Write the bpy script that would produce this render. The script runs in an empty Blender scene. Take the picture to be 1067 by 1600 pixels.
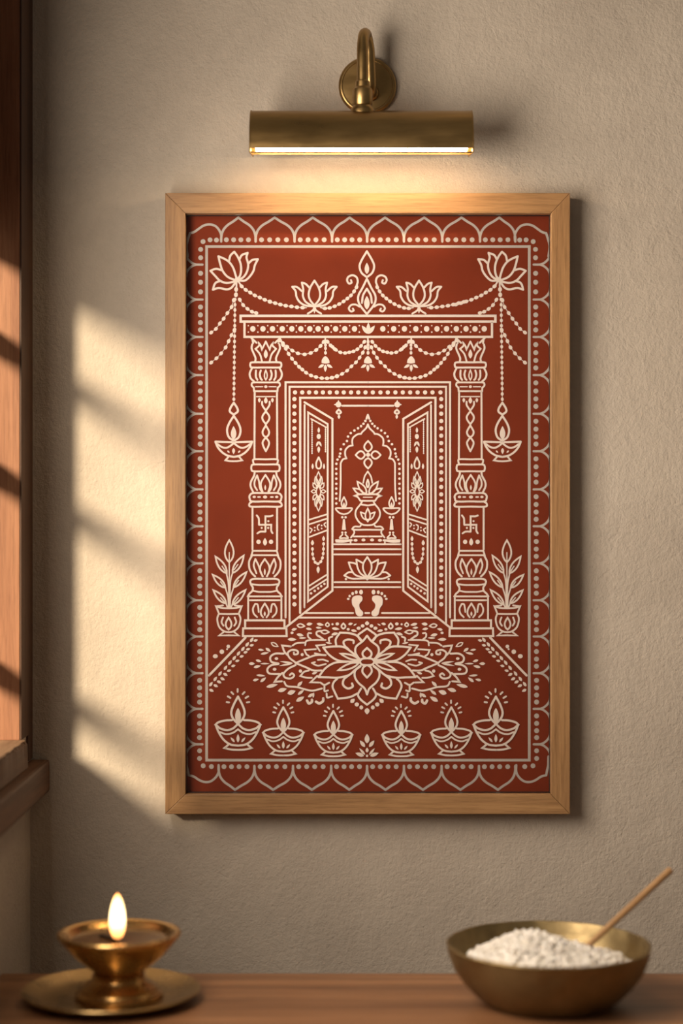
import bpy, bmesh, math, random
from mathutils import Vector, Matrix
random.seed(7)
U = 0.0008                      # scene unit used for measuring: 0.8 mm
C = bpy.context.scene.collection
sc = bpy.context.scene
PI = math.pi

# ------------------------------------------------------------------ camera, sky, sun, lights, exposure
CAMD = 2900.0                   # camera distance from the back wall, in units
cam = bpy.data.cameras.new('camera'); camo = bpy.data.objects.new('camera', cam); C.objects.link(camo)
camo.location = (0, -CAMD * U, 0); camo.rotation_euler = (PI / 2, 0, 0)
cam.sensor_fit = 'HORIZONTAL'; cam.sensor_width = 36; cam.lens = 36 * 2900 / 1067
cam.clip_start = 0.05
cam.dof.use_dof = True; cam.dof.focus_distance = (CAMD - 20) * U; cam.dof.aperture_fstop = cam.lens / 40.0
sc.camera = camo
sc.view_settings.view_transform = 'Standard'; sc.view_settings.look = 'None'
sc.view_settings.gamma = 1; sc.view_settings.use_curve_mapping = False
sc.view_settings.exposure = 0.0

w = bpy.data.worlds.new('sky'); sc.world = w; w.use_nodes = True
nt = w.node_tree; nt.nodes.clear()
wo = nt.nodes.new('ShaderNodeOutputWorld'); wb = nt.nodes.new('ShaderNodeBackground')
tc = nt.nodes.new('ShaderNodeTexCoord'); sp = nt.nodes.new('ShaderNodeSeparateXYZ'); rp = nt.nodes.new('ShaderNodeValToRGB')
mr = nt.nodes.new('ShaderNodeMapRange'); mr.inputs['From Min'].default_value = -1; mr.inputs['From Max'].default_value = 1
nt.links.new(tc.outputs['Generated'], sp.inputs[0]); nt.links.new(sp.outputs['X'], mr.inputs['Value'])
nt.links.new(mr.outputs[0], rp.inputs[0])
e = rp.color_ramp.elements
e[0].position = 0.15; e[0].color = (0.95, 0.80, 0.60, 1)
e[1].position = 0.5; e[1].color = (0.15, 0.125, 0.10, 1)
nt.links.new(rp.outputs[0], wb.inputs[0]); wb.inputs[1].default_value = 0.70
nt.links.new(wb.outputs[0], wo.inputs[0])

SUN = Vector((0.63, 1.0, -0.39))
sl = bpy.data.lights.new('sun', 'SUN'); sl.energy = 7.0; sl.color = (1.0, 0.82, 0.57); sl.angle = math.radians(8.5)
so = bpy.data.objects.new('sun', sl); C.objects.link(so); so.rotation_euler = SUN.to_track_quat('-Z', 'Y').to_euler()
so.location = (-2, -3, 2)

def area(name, loc, aim, sx, sy, power, col):
    l = bpy.data.lights.new(name, 'AREA'); l.shape = 'RECTANGLE'; l.size = sx * U; l.size_y = sy * U
    l.energy = power; l.color = col
    o = bpy.data.objects.new(name, l); C.objects.link(o)
    o.location = [v * U for v in loc]
    o.rotation_euler = (Vector(aim) - Vector(loc)).to_track_quat('-Z', 'Y').to_euler()
    return o
# added fill light on the solid left wall, standing in for window daylight
area('left_fill_light', (-462, -1020, 240), (538, -1020, 240), 1050, 860, 21.0, (1.0, 0.87, 0.72))

# ------------------------------------------------------------------ materials
def mat(name):
    m = bpy.data.materials.new(name); m.use_nodes = True
    n = m.node_tree; b = n.nodes['Principled BSDF']
    return m, n, b
def node(n, t, **k):
    x = n.nodes.new(t)
    for a, v in k.items():
        if a in x.inputs: x.inputs[a].default_value = v
        else: setattr(x, a, v)
    return x
def ramp(n, src, stops):
    r = n.nodes.new('ShaderNodeValToRGB'); els = r.color_ramp.elements
    while len(els) < len(stops): els.new(0.5)
    for el, (p, c) in zip(els, stops): el.position = p; el.color = (*c, 1)
    n.links.new(src, r.inputs[0]); return r
def coords(n, scale=(1, 1, 1), rot=(0, 0, 0)):
    t = n.nodes.new('ShaderNodeTexCoord'); mp = n.nodes.new('ShaderNodeMapping')
    mp.inputs['Scale'].default_value = scale; mp.inputs['Rotation'].default_value = rot
    n.links.new(t.outputs['Object'], mp.inputs[0]); return mp.outputs[0]
def noise(n, vec, scale, detail=6, rough=0.6, dist=0.0):
    x = n.nodes.new('ShaderNodeTexNoise'); x.inputs['Scale'].default_value = scale
    x.inputs['Detail'].default_value = detail; x.inputs['Roughness'].default_value = rough
    x.inputs['Distortion'].default_value = dist
    n.links.new(vec, x.inputs['Vector']); return x.outputs[0]
def mixc(n, a, b, f, mode='MIX'):
    x = n.nodes.new('ShaderNodeMix'); x.data_type = 'RGBA'; x.blend_type = mode
    for s, v in ((0, f), (6, a), (7, b)):
        if hasattr(v, 'links'): n.links.new(v, x.inputs[s])
        elif isinstance(v, tuple): x.inputs[s].default_value = (*v, 1)
        else: x.inputs[s].default_value = v
    return x.outputs[2]
def bump(n, b, h, strength, dist, prev=None):
    x = n.nodes.new('ShaderNodeBump'); x.inputs['Strength'].default_value = strength; x.inputs['Distance'].default_value = dist
    n.links.new(h, x.inputs['Height'])
    if prev: n.links.new(prev, x.inputs['Normal'])
    n.links.new(x.outputs[0], b.inputs['Normal']); return x.outputs[0]

def plaster(name, c0, c1):
    m, n, b = mat(name); v = coords(n)
    big = noise(n, v, 5, 5, 0.6, 0.5); r = ramp(n, big, [(0.3, c0), (0.7, c1)])
    fine = noise(n, v, 60, 6, 0.7)
    fr = ramp(n, fine, [(0.25, (0.80, 0.80, 0.80)), (0.75, (1, 1, 1))])
    n.links.new(mixc(n, r.outputs[0], fr.outputs[0], 0.55, 'MULTIPLY'), b.inputs['Base Color'])
    b.inputs['Roughness'].default_value = 0.95; b.inputs['Specular IOR Level'].default_value = 0.15
    trowel = noise(n, coords(n, (1, 1, 0.6), (0, 0.5, 0)), 46, 5, 0.62, 0.5)
    b1 = bump(n, b, trowel, 0.30, 0.0050)
    grit = noise(n, v, 190, 4, 0.7)
    b2 = bump(n, b, grit, 0.8, 0.0022, b1)
    # a few flaked ridges
    vor = n.nodes.new('ShaderNodeTexVoronoi'); vor.feature = 'DISTANCE_TO_EDGE'; vor.inputs['Scale'].default_value = 7
    warp = mixc(n, v, noise_col(n, v, 9), 0.12); n.links.new(warp, vor.inputs['Vector'])
    crack = ramp(n, vor.outputs['Distance'], [(0.0, (0, 0, 0)), (0.012, (1, 1, 1))])
    mask = ramp(n, noise(n, v, 11, 3), [(0.56, (1, 1, 1)), (0.63, (0, 0, 0))])
    hh = mixc(n, crack.outputs[0], (1, 1, 1), mask.outputs[0], 'MIX')
    bump(n, b, hh, 0.22, 0.0012, b2)
    return m
def noise_col(n, vec, scale):
    x = n.nodes.new('ShaderNodeTexNoise'); x.inputs['Scale'].default_value = scale
    n.links.new(vec, x.inputs['Vector']); return x.outputs['Color']
def wood(name, dark, light, axis, grain=1.0, rough=0.5, bs=0.25):
    """axis: 0,1,2 grain direction in object space"""
    m, n, b = mat(name)
    s = [70 * grain] * 3; s[axis] = 3.0 * grain
    v = coords(n, tuple(s))
    a = noise(n, v, 1.2, 8, 0.62, 0.6)
    s2 = [260 * grain] * 3; s2[axis] = 14 * grain
    f = noise(n, coords(n, tuple(s2)), 1.6, 4, 0.7)
    r1 = ramp(n, a, [(0.28, dark), (0.72, light)])
    r2 = ramp(n, f, [(0.3, (0.62, 0.57, 0.50)), (0.55, (1, 1, 1))])
    n.links.new(mixc(n, r1.outputs[0], r2.outputs[0], 0.8, 'MULTIPLY'), b.inputs['Base Color'])
    b.inputs['Roughness'].default_value = rough
    bump(n, b, f, bs, 0.0006)
    return m
def metal(name, c0, c1, rough, scale=30, bs=0.1, st=(1, 1, 1)):
    m, n, b = mat(name); v = coords(n, st)
    a = noise(n, v, scale, 6, 0.65, 0.4)
    r = ramp(n, a, [(0.3, c0), (0.7, c1)])
    n.links.new(r.outputs[0], b.inputs['Base Color']); b.inputs['Metallic'].default_value = 1
    rr = ramp(n, noise(n, v, scale * 2.3, 5), [(0.3, (rough * 0.8,) * 3), (0.7, (min(1, rough * 1.35),) * 3)])
    n.links.new(rr.outputs[0], b.inputs['Roughness'])
    bump(n, b, noise(n, v, scale * 5, 4), bs, 0.0006)
    return m
def plain(name, c, rough=0.6, metallic=0.0, var=0.08, scale=40):
    m, n, b = mat(name)
    a = noise(n, coords(n), scale, 4)
    d = tuple(x * (1 - var) for x in c); l = tuple(min(1, x * (1 + var)) for x in c)
    r = ramp(n, a, [(0.3, d), (0.7, l)]); n.links.new(r.outputs[0], b.inputs['Base Color'])
    b.inputs['Roughness'].default_value = rough; b.inputs['Metallic'].default_value = metallic
    if rough > 0.7: b.inputs['Specular IOR Level'].default_value = 0.12
    return m
def emit(name, c, s):
    m = bpy.data.materials.new(name); m.use_nodes = True; n = m.node_tree; n.nodes.clear()
    o = n.nodes.new('ShaderNodeOutputMaterial'); x = n.nodes.new('ShaderNodeEmission')
    x.inputs[0].default_value = (*c, 1); x.inputs[1].default_value = s; n.links.new(x.outputs[0], o.inputs[0]); return m

M = {}
M['plaster'] = plaster('beige_plaster', (0.475, 0.405, 0.335), (0.565, 0.488, 0.405))
M['oak_x'] = wood('oak_along_x', (0.235, 0.118, 0.045), (0.39, 0.215, 0.088), 0, 1.0, 0.5)
M['oak_z'] = wood('oak_along_z', (0.235, 0.118, 0.045), (0.39, 0.215, 0.088), 2, 1.0, 0.5)
M['jamb'] = wood('window_wood_z', (0.24, 0.09, 0.04), (0.42, 0.19, 0.095), 2, 0.7, 0.6, 0.5)
M['dark_wood'] = wood('dark_window_wood', (0.045, 0.018, 0.008), (0.10, 0.042, 0.018), 2, 0.7, 0.55, 0.3)
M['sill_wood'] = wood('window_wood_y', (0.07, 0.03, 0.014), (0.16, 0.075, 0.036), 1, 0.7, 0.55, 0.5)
M['lit_sill_top'] = wood('lit_sill_top_wood', (0.22, 0.13, 0.08), (0.50, 0.34, 0.22), 1, 0.7, 0.6, 0.6)  # sun and sky light on the board's top, put into a paler colour
M['table_wood'] = wood('table_wood', (0.12, 0.05, 0.022), (0.36, 0.17, 0.075), 0, 0.35, 0.42, 0.2)
M['brass_dark'] = metal('aged_brass', (0.31, 0.195, 0.075), (0.46, 0.30, 0.125), 0.32, 22, 0.04, (0.25, 1, 1))
M['brass'] = metal('polished_brass', (0.48, 0.28, 0.095), (0.66, 0.42, 0.17), 0.24, 14, 0.06)
M['saucer_brass'] = metal('worn_brass', (0.36, 0.235, 0.10), (0.50, 0.34, 0.155), 0.27, 14, 0.06)
M['bronze'] = metal('dull_bronze', (0.20, 0.145, 0.07), (0.32, 0.235, 0.115), 0.45, 18, 0.3)
M['print_red'] = plain('terracotta_print', (0.215, 0.032, 0.010), 0.75, 0, 0.10, 9)
M['ink'] = plain('cream_ink', (0.88, 0.75, 0.66), 0.8, 0, 0.03, 60)
M['ink_grey'] = plain('grey_cream_ink', (0.56, 0.50, 0.45), 0.8, 0, 0.03, 60)
M['black_board_shade'] = plain('black_board_shade', (0.04, 0.034, 0.03), 0.6)
M['black'] = plain('charred', (0.02, 0.015, 0.012), 0.9)
M['oil'] = plain('lamp_oil', (0.09, 0.04, 0.012), 0.15)
M['stick'] = wood('stick_wood', (0.32, 0.17, 0.07), (0.46, 0.27, 0.12), 2, 2.0, 0.5, 0.1)
M['led'] = emit('lamp_diffuser_glow', (1.0, 0.74, 0.44), 36)
M['floor'] = wood('floor_wood', (0.16, 0.09, 0.05), (0.28, 0.17, 0.10), 1, 0.3, 0.5)
# rice
m, n, b = mat('white_rice'); b.inputs['Base Color'].default_value = (0.86, 0.80, 0.72, 1); b.inputs['Roughness'].default_value = 0.5
b.inputs['Subsurface Weight'].default_value = 0.15; b.inputs['Subsurface Radius'].default_value = (0.002, 0.0015, 0.001)
r = ramp(n, noise(n, coords(n), 90, 3), [(0.3, (0.70, 0.64, 0.56)), (0.7, (0.86, 0.82, 0.77))]); n.links.new(r.outputs[0], b.inputs['Base Color'])
M['rice'] = m
# picture glass: clear pane with a fresnel reflection
m = bpy.data.materials.new('picture_glass'); m.use_nodes = True; n = m.node_tree; n.nodes.clear()
o_ = n.nodes.new('ShaderNodeOutputMaterial'); mx = n.nodes.new('ShaderNodeMixShader'); tr = n.nodes.new('ShaderNodeBsdfTransparent')
gl = n.nodes.new('ShaderNodeBsdfGlossy'); gl.inputs['Roughness'].default_value = 0.03; fr = n.nodes.new('ShaderNodeFresnel'); fr.inputs[0].default_value = 1.3
n.links.new(fr.outputs[0], mx.inputs[0]); n.links.new(tr.outputs[0], mx.inputs[1]); n.links.new(gl.outputs[0], mx.inputs[2]); n.links.new(mx.outputs[0], o_.inputs[0])
M['glass'] = m
# flame: hotter, whiter towards its middle height
m = bpy.data.materials.new('flame_glow'); m.use_nodes = True; n = m.node_tree; n.nodes.clear()
o_ = n.nodes.new('ShaderNodeOutputMaterial'); em = n.nodes.new('ShaderNodeEmission')
t = n.nodes.new('ShaderNodeTexCoord'); s = n.nodes.new('ShaderNodeSeparateXYZ'); n.links.new(t.outputs['Object'], s.inputs[0])
q = n.nodes.new('ShaderNodeMapRange'); q.inputs['From Max'].default_value = 60 * U; n.links.new(s.outputs['Z'], q.inputs['Value'])
r = ramp(n, q.outputs[0], [(0.0, (0.30, 0.09, 0.02)), (0.20, (1.0, 0.42, 0.12)), (0.45, (1.0, 0.72, 0.38)), (0.85, (1.0, 0.66, 0.28)), (1.0, (1.0, 0.36, 0.08))])
n.links.new(r.outputs[0], em.inputs[0]); em.inputs[1].default_value = 5.0; n.links.new(em.outputs[0], o_.inputs[0])
M['flame'] = m

# ------------------------------------------------------------------ mesh helpers
def link(name, me, m, parent=None, loc=(0, 0, 0), smooth=False):
    mats = m if isinstance(m, list) else [m]
    for x in mats: me.materials.append(x)
    o = bpy.data.objects.new(name, me); C.objects.link(o); o.parent = parent
    o.location = [v * U for v in loc]
    if smooth:
        for p in me.polygons: p.use_smooth = True
        me.set_sharp_from_angle(angle=0.62)
    return o
def box_mesh(name, x0, x1, y0, y1, z0, z1, bev=0.8, seg=2):
    bm = bmesh.new(); bmesh.ops.create_cube(bm, size=1)
    for v in bm.verts:
        v.co = Vector(((x0 + x1) / 2 + v.co.x * (x1 - x0), (y0 + y1) / 2 + v.co.y * (y1 - y0), (z0 + z1) / 2 + v.co.z * (z1 - z0))) * U
    if bev: bmesh.ops.bevel(bm, geom=list(bm.edges), offset=bev * U, segments=seg, affect='EDGES', profile=0.6)
    me = bpy.data.meshes.new(name); bm.to_mesh(me); bm.free(); return me
def box(name, x0, x1, y0, y1, z0, z1, m, parent=None, bev=0.8):
    return link(name, box_mesh(name, x0, x1, y0, y1, z0, z1, bev), m, parent)
def lathe_mesh(name, prof, seg=96, wob=None):
    """closed or open (r,z) profile turned about Z"""
    bm = bmesh.new(); rings = []
    for (r, z) in prof:
        ring = []
        if r < 1e-6: ring = [bm.verts.new((0, 0, z * U))]
        else:
            for i in range(seg):
                a = 2 * PI * i / seg; k = 1 + (wob(a, z) if wob else 0)
                ring.append(bm.verts.new((r * k * math.cos(a) * U, r * k * math.sin(a) * U, z * U)))
        rings.append(ring)
    for A, B in zip(rings, rings[1:]):
        if len(A) == 1 and len(B) == 1: continue
        for i in range(seg):
            j = (i + 1) % seg
            if len(A) == 1: bm.faces.new((A[0], B[j], B[i]))
            elif len(B) == 1: bm.faces.new((A[i], A[j], B[0]))
            else: bm.faces.new((A[i], A[j], B[j], B[i]))
    bmesh.ops.recalc_face_normals(bm, faces=bm.faces)
    me = bpy.data.meshes.new(name); bm.to_mesh(me); bm.free(); return me
def catmull(pts, n=8):
    if len(pts) < 3: return [Vector(p) for p in pts]
    P = [Vector(p) for p in pts]; P = [2 * P[0] - P[1]] + P + [2 * P[-1] - P[-2]]; out = []
    for i in range(1, len(P) - 2):
        a, b_, c, d = P[i - 1:i + 3]
        for k in range(n):
            t = k / n
            out.append(0.5 * ((2 * b_) + (c - a) * t + (2 * a - 5 * b_ + 4 * c - d) * t * t + (3 * b_ - a - 3 * c + d) * t ** 3))
    out.append(P[-2]); return out
def tube_mesh(name, path, rad, seg=24, caps=True):
    """path in units; rad number or list"""
    bm = bmesh.new(); rings = []; up = Vector((1, 0.02, 0)).normalized()
    for i, p in enumerate(path):
        d = (path[min(i + 1, len(path) - 1)] - path[max(i - 1, 0)]).normalized()
        s_ = d.cross(up)
        if s_.length < 0.05: s_ = d.cross(Vector((0, 0, 1)))
        s_.normalize(); t_ = s_.cross(d).normalized(); r_ = rad[i] if isinstance(rad, list) else rad
        rings.append([bm.verts.new((p + s_ * math.cos(2 * PI * k / seg) * r_ + t_ * math.sin(2 * PI * k / seg) * r_) * U) for k in range(seg)])
    for A, B in zip(rings, rings[1:]):
        for k in range(seg): bm.faces.new((A[k], A[(k + 1) % seg], B[(k + 1) % seg], B[k]))
    if caps: bm.faces.new(rings[0]); bm.faces.new(rings[-1][::-1])
    bmesh.ops.recalc_face_normals(bm, faces=bm.faces)
    me = bpy.data.meshes.new(name); bm.to_mesh(me); bm.free(); return me
def thing(name, label, cat, loc):
    o = bpy.data.objects.new(name, None); o.empty_display_size = 0.05; C.objects.link(o); o.location = [v * U for v in loc]
    o['label'] = label; o['category'] = cat; return o
def struct(o): o['kind'] = 'structure'; return o
def at(px, py, Y):
    """place on the plane at depth Y (units) that the photograph shows at px,py"""
    k = (CAMD + Y) / 2900.0
    return Vector(((px - 533.5) * k, Y, (800 - py) * k))

# ------------------------------------------------------------------ room shell
WX = -486.0
TZ = -658.0                     # table top height
FZ = TZ - 930.0                 # floor
TOP = 1700.0
struct(box('wall_back', WX - 260, 1500, 0, 120, FZ, TOP, M['plaster'], bev=0))
# left wall with the window opening, thin plastered partition
def wall_left():
    bm = bmesh.new()
    def bx(y0, y1, z0, z1):
        r_ = bmesh.ops.create_cube(bm, size=1)
        for v in r_['verts']:
            v.co = Vector((WX - WT / 2 + v.co.x * WT, (y0 + y1) / 2 + v.co.y * (y1 - y0), (z0 + z1) / 2 + v.co.z * (z1 - z0))) * U
    bx(-106, 0, FZ, TOP); bx(-2800, WY1, FZ, TOP); bx(WY1, -106, FZ, -384); bx(WY1, -106, 1000, TOP)
    me = bpy.data.meshes.new('wall_left'); bm.to_mesh(me); bm.free(); return struct(link('wall_left', me, M['plaster']))
WY1 = -540.0; WT = 100.0
wall_left()
struct(box('floor', WX - WT, 1500, -2800, 0, FZ - 40, FZ, M['floor'], bev=0))
win = bpy.data.objects.new('window_1', None); C.objects.link(win); win.location = ((WX) * U, -260 * U, 0); struct(win)
def wpart(name, x0, x1, y0, y1, z0, z1, m, bev=1.2):
    o = box(name, x0 - WX, x1 - WX, y0 + 260, y1 + 260, z0, z1, m, win, bev); return o
wpart('casing', -484.2, -481, -109, -42, -343, 1000, M['dark_wood'], 0.8)
wpart('jamb', WX - WT, -484, -110, -42, -343, 1000, M['jamb'], 0.8)       # far jamb, its broad face towards the room's front
wpart('casing', WX - 2, -482, -41, -3, -384, 1100, M['dark_wood'], 1.0)
wpart('jamb', WX - WT, -481, WY1 - 25, WY1, -343, 1000, M['jamb'], 1.5)
wpart('lintel', WX - WT, -481, WY1, -110, 960, 1000, M['jamb'], 1.5)
for z in (279, 81, -217):
    wpart('glazing_bar', -574, -548, WY1, -110, z - 14, z + 14, M['dark_wood'], 2)
wpart('transom_panel', -574, -548, WY1, -110, 411, 962, M['dark_wood'], 2)
# sill board with a worn, chipped room-side edge
def sill_board():
    bm = bmesh.new(); top, bot = [], []
    ys = []; y = WY1 - 120
    while y < -110.01: ys.append(y); y += random.uniform(2.5, 6)
    ys.append(-110)
    x0 = WX - WT
    tops = [bm.verts.new(((-473 - random.uniform(0, 5.0)) * U, yy * U, -343.0 * U)) for yy in ys]
    mid = [bm.verts.new(((-471.5 + random.uniform(-1, 0.5)) * U, yy * U, -349 * U)) for yy in ys]
    lo = [bm.verts.new((-471 * U, yy * U, -384 * U)) for yy in ys]
    bt = [bm.verts.new((x0 * U, yy * U, -343 * U)) for yy in ys]
    bb = [bm.verts.new((x0 * U, yy * U, -384 * U)) for yy in ys]
    for i in range(len(ys) - 1):
        bm.faces.new((bt[i], tops[i], tops[i + 1], bt[i + 1])); bm.faces.new((tops[i], mid[i], mid[i + 1], tops[i + 1]))
        bm.faces.new((mid[i], lo[i], lo[i + 1], mid[i + 1])); bm.faces.new((lo[i], bb[i], bb[i + 1], lo[i + 1])); bm.faces.new((bb[i], bt[i], bt[i + 1], bb[i + 1]))
    for k in (0, -1): bm.faces.new((bt[k], tops[k], mid[k], lo[k], bb[k]))
    bmesh.ops.recalc_face_normals(bm, faces=bm.faces)
    for v in bm.verts: v.co -= Vector((WX * U, -260 * U, 0))
    me = bpy.data.meshes.new('sill_board'); bm.to_mesh(me); bm.free(); o = link('sill_board', me, [M['sill_wood'], M['lit_sill_top']], win)
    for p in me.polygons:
        if p.normal.z > 0.8: p.material_index = 1  # upward faces get the colour with daylight painted in
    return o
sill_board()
wpart('window_stool', WX, -455, WY1 - 160, -3, -436, -386, M['sill_wood'], 5)

# ------------------------------------------------------------------ the print: a line drawing on a terracotta ground
class Art:
    def __init__(s): s.v, s.f, s.m = [], [], []; s.z = 0.3; s.o = (0, 0, 1.0); s.ax = None; s.lax = None; s.ink = 1
    def crop(s, x, y, k=6.67, ax=None, lax=None): s.o = (x, y, k); s.ax = ax; s.lax = lax
    def T(s, p): return (s.o[0] + p[0] / s.o[2], s.o[1] + p[1] / s.o[2])
    def poly(s, pts):
        # pts in photograph pixels
        b0 = len(s.v); s.z += 0.0001
        for x, y in pts: s.v.append((x, y, s.z))
        s.f.append(tuple(range(b0, b0 + len(pts)))); s.m.append(s.ink)
    def variants(s, pts):
        out = [pts]
        if s.lax is not None: out.append([(2 * s.lax - x, y) for x, y in pts])
        out = [[s.T(p) for p in q] for q in out]
        if s.ax is not None: out += [[(2 * s.ax - x, y) for x, y in q] for q in out]
        return out
    def dotpx(s, x, y, r, ry=None, n=16):
        ry = ry or r; s.poly([(x + r * math.cos(2 * PI * i / n), y + ry * math.sin(2 * PI * i / n)) for i in range(n)])
    def D(s, txt, r=2.5, ry=None):
        for it in txt.split(','):
            a = [float(t) for t in it.split()]
            rr = a[2] / s.o[2] if len(a) > 2 else r; r2 = a[3] / s.o[2] if len(a) > 3 else (ry if len(a) < 3 else None)
            for q in s.variants([(a[0], a[1])]): s.dotpx(q[0][0], q[0][1], rr, r2)
    def line(s, P, w, closed=False):
        P = [Vector(p) for p in P]
        Q = [P[0]]
        for p in P[1:]:
            if (p - Q[-1]).length > 0.05: Q.append(p)
        if closed and (Q[0] - Q[-1]).length < 0.05: Q.pop()
        n = len(Q)
        if n < 2: return
        L, R = [], []
        for i in range(n):
            if closed: a, b_ = Q[i - 1], Q[(i + 1) % n]
            else: a, b_ = Q[max(0, i - 1)], Q[min(n - 1, i + 1)]
            d1 = (Q[i] - a); d2 = (b_ - Q[i])
            if d1.length < 1e-6: d1 = d2
            if d2.length < 1e-6: d2 = d1
            d1 = d1.normalized(); d2 = d2.normalized()
            n1 = Vector((-d1.y, d1.x)); n2 = Vector((-d2.y, d2.x)); mm = n1 + n2
            if mm.length < 0.3: mm = n1
            mm.normalize(); k = 1 / max(0.42, mm.dot(n1)); L.append(Q[i] + mm * w / 2 * k); R.append(Q[i] - mm * w / 2 * k)
        for i in range(n if closed else n - 1):
            j = (i + 1) % n; s.poly([L[i], L[j], R[j], R[i]])
        if not closed and w > 1.2:
            for p in (Q[0], Q[-1]): s.dotpx(p.x, p.y, w / 2 * 0.98, n=10)
    def parse(s, txt, sm=True):
        out = []; last = None
        for seg in txt.split('/'):
            pts = [tuple(float(t) for t in it.split()) for it in seg.split(',') if it.strip()]
            if last: pts = [last] + pts
            last = pts[-1]
            c = [tuple(v) for v in catmull([Vector(p) for p in pts], 7)] if sm else pts
            out += c if not out else c[1:]
        return out
    def S(s, txt, w=3.0, closed=False, sm=True):
        for one in txt.split(';'):
            for q in s.variants(s.parse(one, sm)): s.line(q, w, closed)
    def F(s, txt, sm=True):
        pts = s.parse(txt, sm)
        for q in s.variants(pts): s.poly(q)
    def shape(s, x0, y0, x1, y1, wd, n=8, fat=0.62):
        a, b_ = Vector((x0, y0)), Vector((x1, y1)); d = b_ - a; nn = Vector((-d.y, d.x)).normalized() * wd / 2
        left = [a + d * t + nn * (math.sin(PI * t ** 0.85) ** fat if 0 < t < 1 else 0) for t in [i / n for i in range(n + 1)]]
        right = [a + d * t - nn * (math.sin(PI * t ** 0.85) ** fat if 0 < t < 1 else 0) for t in [i / n for i in range(n - 1, 0, -1)]]
        return [tuple(p) for p in left + right]
    def leaf(s, txt, w=0, fat=0.9):
        """base x y, tip x y, width; filled when w == 0, else outlined with line width w"""
        for it in txt.split(','):
            a = [float(t) for t in it.split()]; sh = s.shape(*a[:5], fat=fat)
            for q in s.variants(sh):
                if w: s.line(q, w, True)
                else: s.poly(q)
    def chain(s, txt, r, ry=None, thread=0.9):
        P = s.parse(txt, False)
        for q in s.variants(P):
            if thread: s.line(q, thread)
            for i, p in enumerate(q):
                a = Vector(q[max(0, i - 1)]); b_ = Vector(q[min(len(q) - 1, i + 1)]); d = (b_ - a).normalized(); nn = Vector((-d.y, d.x))
                s.poly([tuple(Vector(p) + d * math.cos(2 * PI * k / 12) * r * 1.18 + nn * math.sin(2 * PI * k / 12) * r * 0.92) for k in range(12)])
A = Art()
def draw_border():
    A.ink = 2; A.crop(0, 0, 1, None)
    A.S('322.8 385.3/826.8 385.3/826.8 1187.7/322.8 1187.7', 4.2, True, False)
    tv = [345.6, 399.4, 460.2, 518.7, 573.5, 631, 690.9, 749.9, 805]; tp = [372.4, 429.1, 488.6, 546.2, 601.5, 662.8, 721, 780]
    bv = [341.5, 397.5, 457.7, 517.3, 573.4, 631, 689.8, 748.2, 805]; bp = [367.2, 426.7, 487.2, 545.7, 602.3, 660.8, 719.3, 777.8]
    for V_, P_, y0, yp, sgn, dy in ((tv, tp, 377.5, 340.0, 1, 374.7), (bv, bp, 1196.5, 1234.0, -1, 1197.9)):
        for i, px in enumerate(P_):
            for v, d in ((V_[i], 1), (V_[i + 1], -1)):
                h = abs(px - v)
                A.S(', '.join('%f %f' % (v + d * h * fx, y0 + (yp - y0) * fy) for fx, fy in ((0, 0), (.0, .16), (.045, .34), (.16, .52), (.38, .69), (.70, .84), (1, 1))), 3.7)
            for fr_ in (.15, .36, .57, .79):
                A.dotpx(V_[i] + (V_[i + 1] - V_[i]) * fr_, dy, 3.8)
    lv = [413.5, 468.1, 526.6, 586.2, 646.5, 705, 764.6, 822.3, 880.3, 937.8, 994.5, 1051.8, 1107.5, 1162.9]
    A.crop(0, 0, 1, 575.0)
    for v in lv:
        A.S('316.5 %f, 304 %f' % (v, v), 3.4)
        for k in (-1, 1): A.S('306 %f, 300 %f, 294.5 %f, 291.5 %f, 290.8 %f' % (v, v + k * 2.6, v + k * 7.5, v + k * 13, v + k * 19), 3.4)
    for i in range(len(lv) - 1):
        for fr_ in ((.25, .505, .78) if i == 0 else (.2, .41, .615, .81)):
            y = lv[i] + (lv[i + 1] - lv[i]) * fr_
            A.D('%f %f' % (313.4 - 1.8 * (y - 400) / 800, y), 3.9)
    A.D('313.5 389.7, 313.5 402.8, 317.2 377.6, 328.2 374.9, 338.2 375.2, 311.8 1173, 311.7 1185, 317.5 1196.5, 330.3 1197.7', 3.8)
    A.crop(285, 335, 6.67, 575.0)
    A.S('404 276, 404 215, 380 160, 340 120, 280 105, 220 118, 165 155, 120 185, 80 195/ 62 250, 46 310, 44 360, 55 440', 3.6)
    A.crop(285, 1110, 6.67, 574.0)
    A.S('377 570, 377 640, 345 700, 290 740, 230 745, 175 725, 120 690, 66 675/ 55 620, 44 570, 42 480', 3.6)
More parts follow.
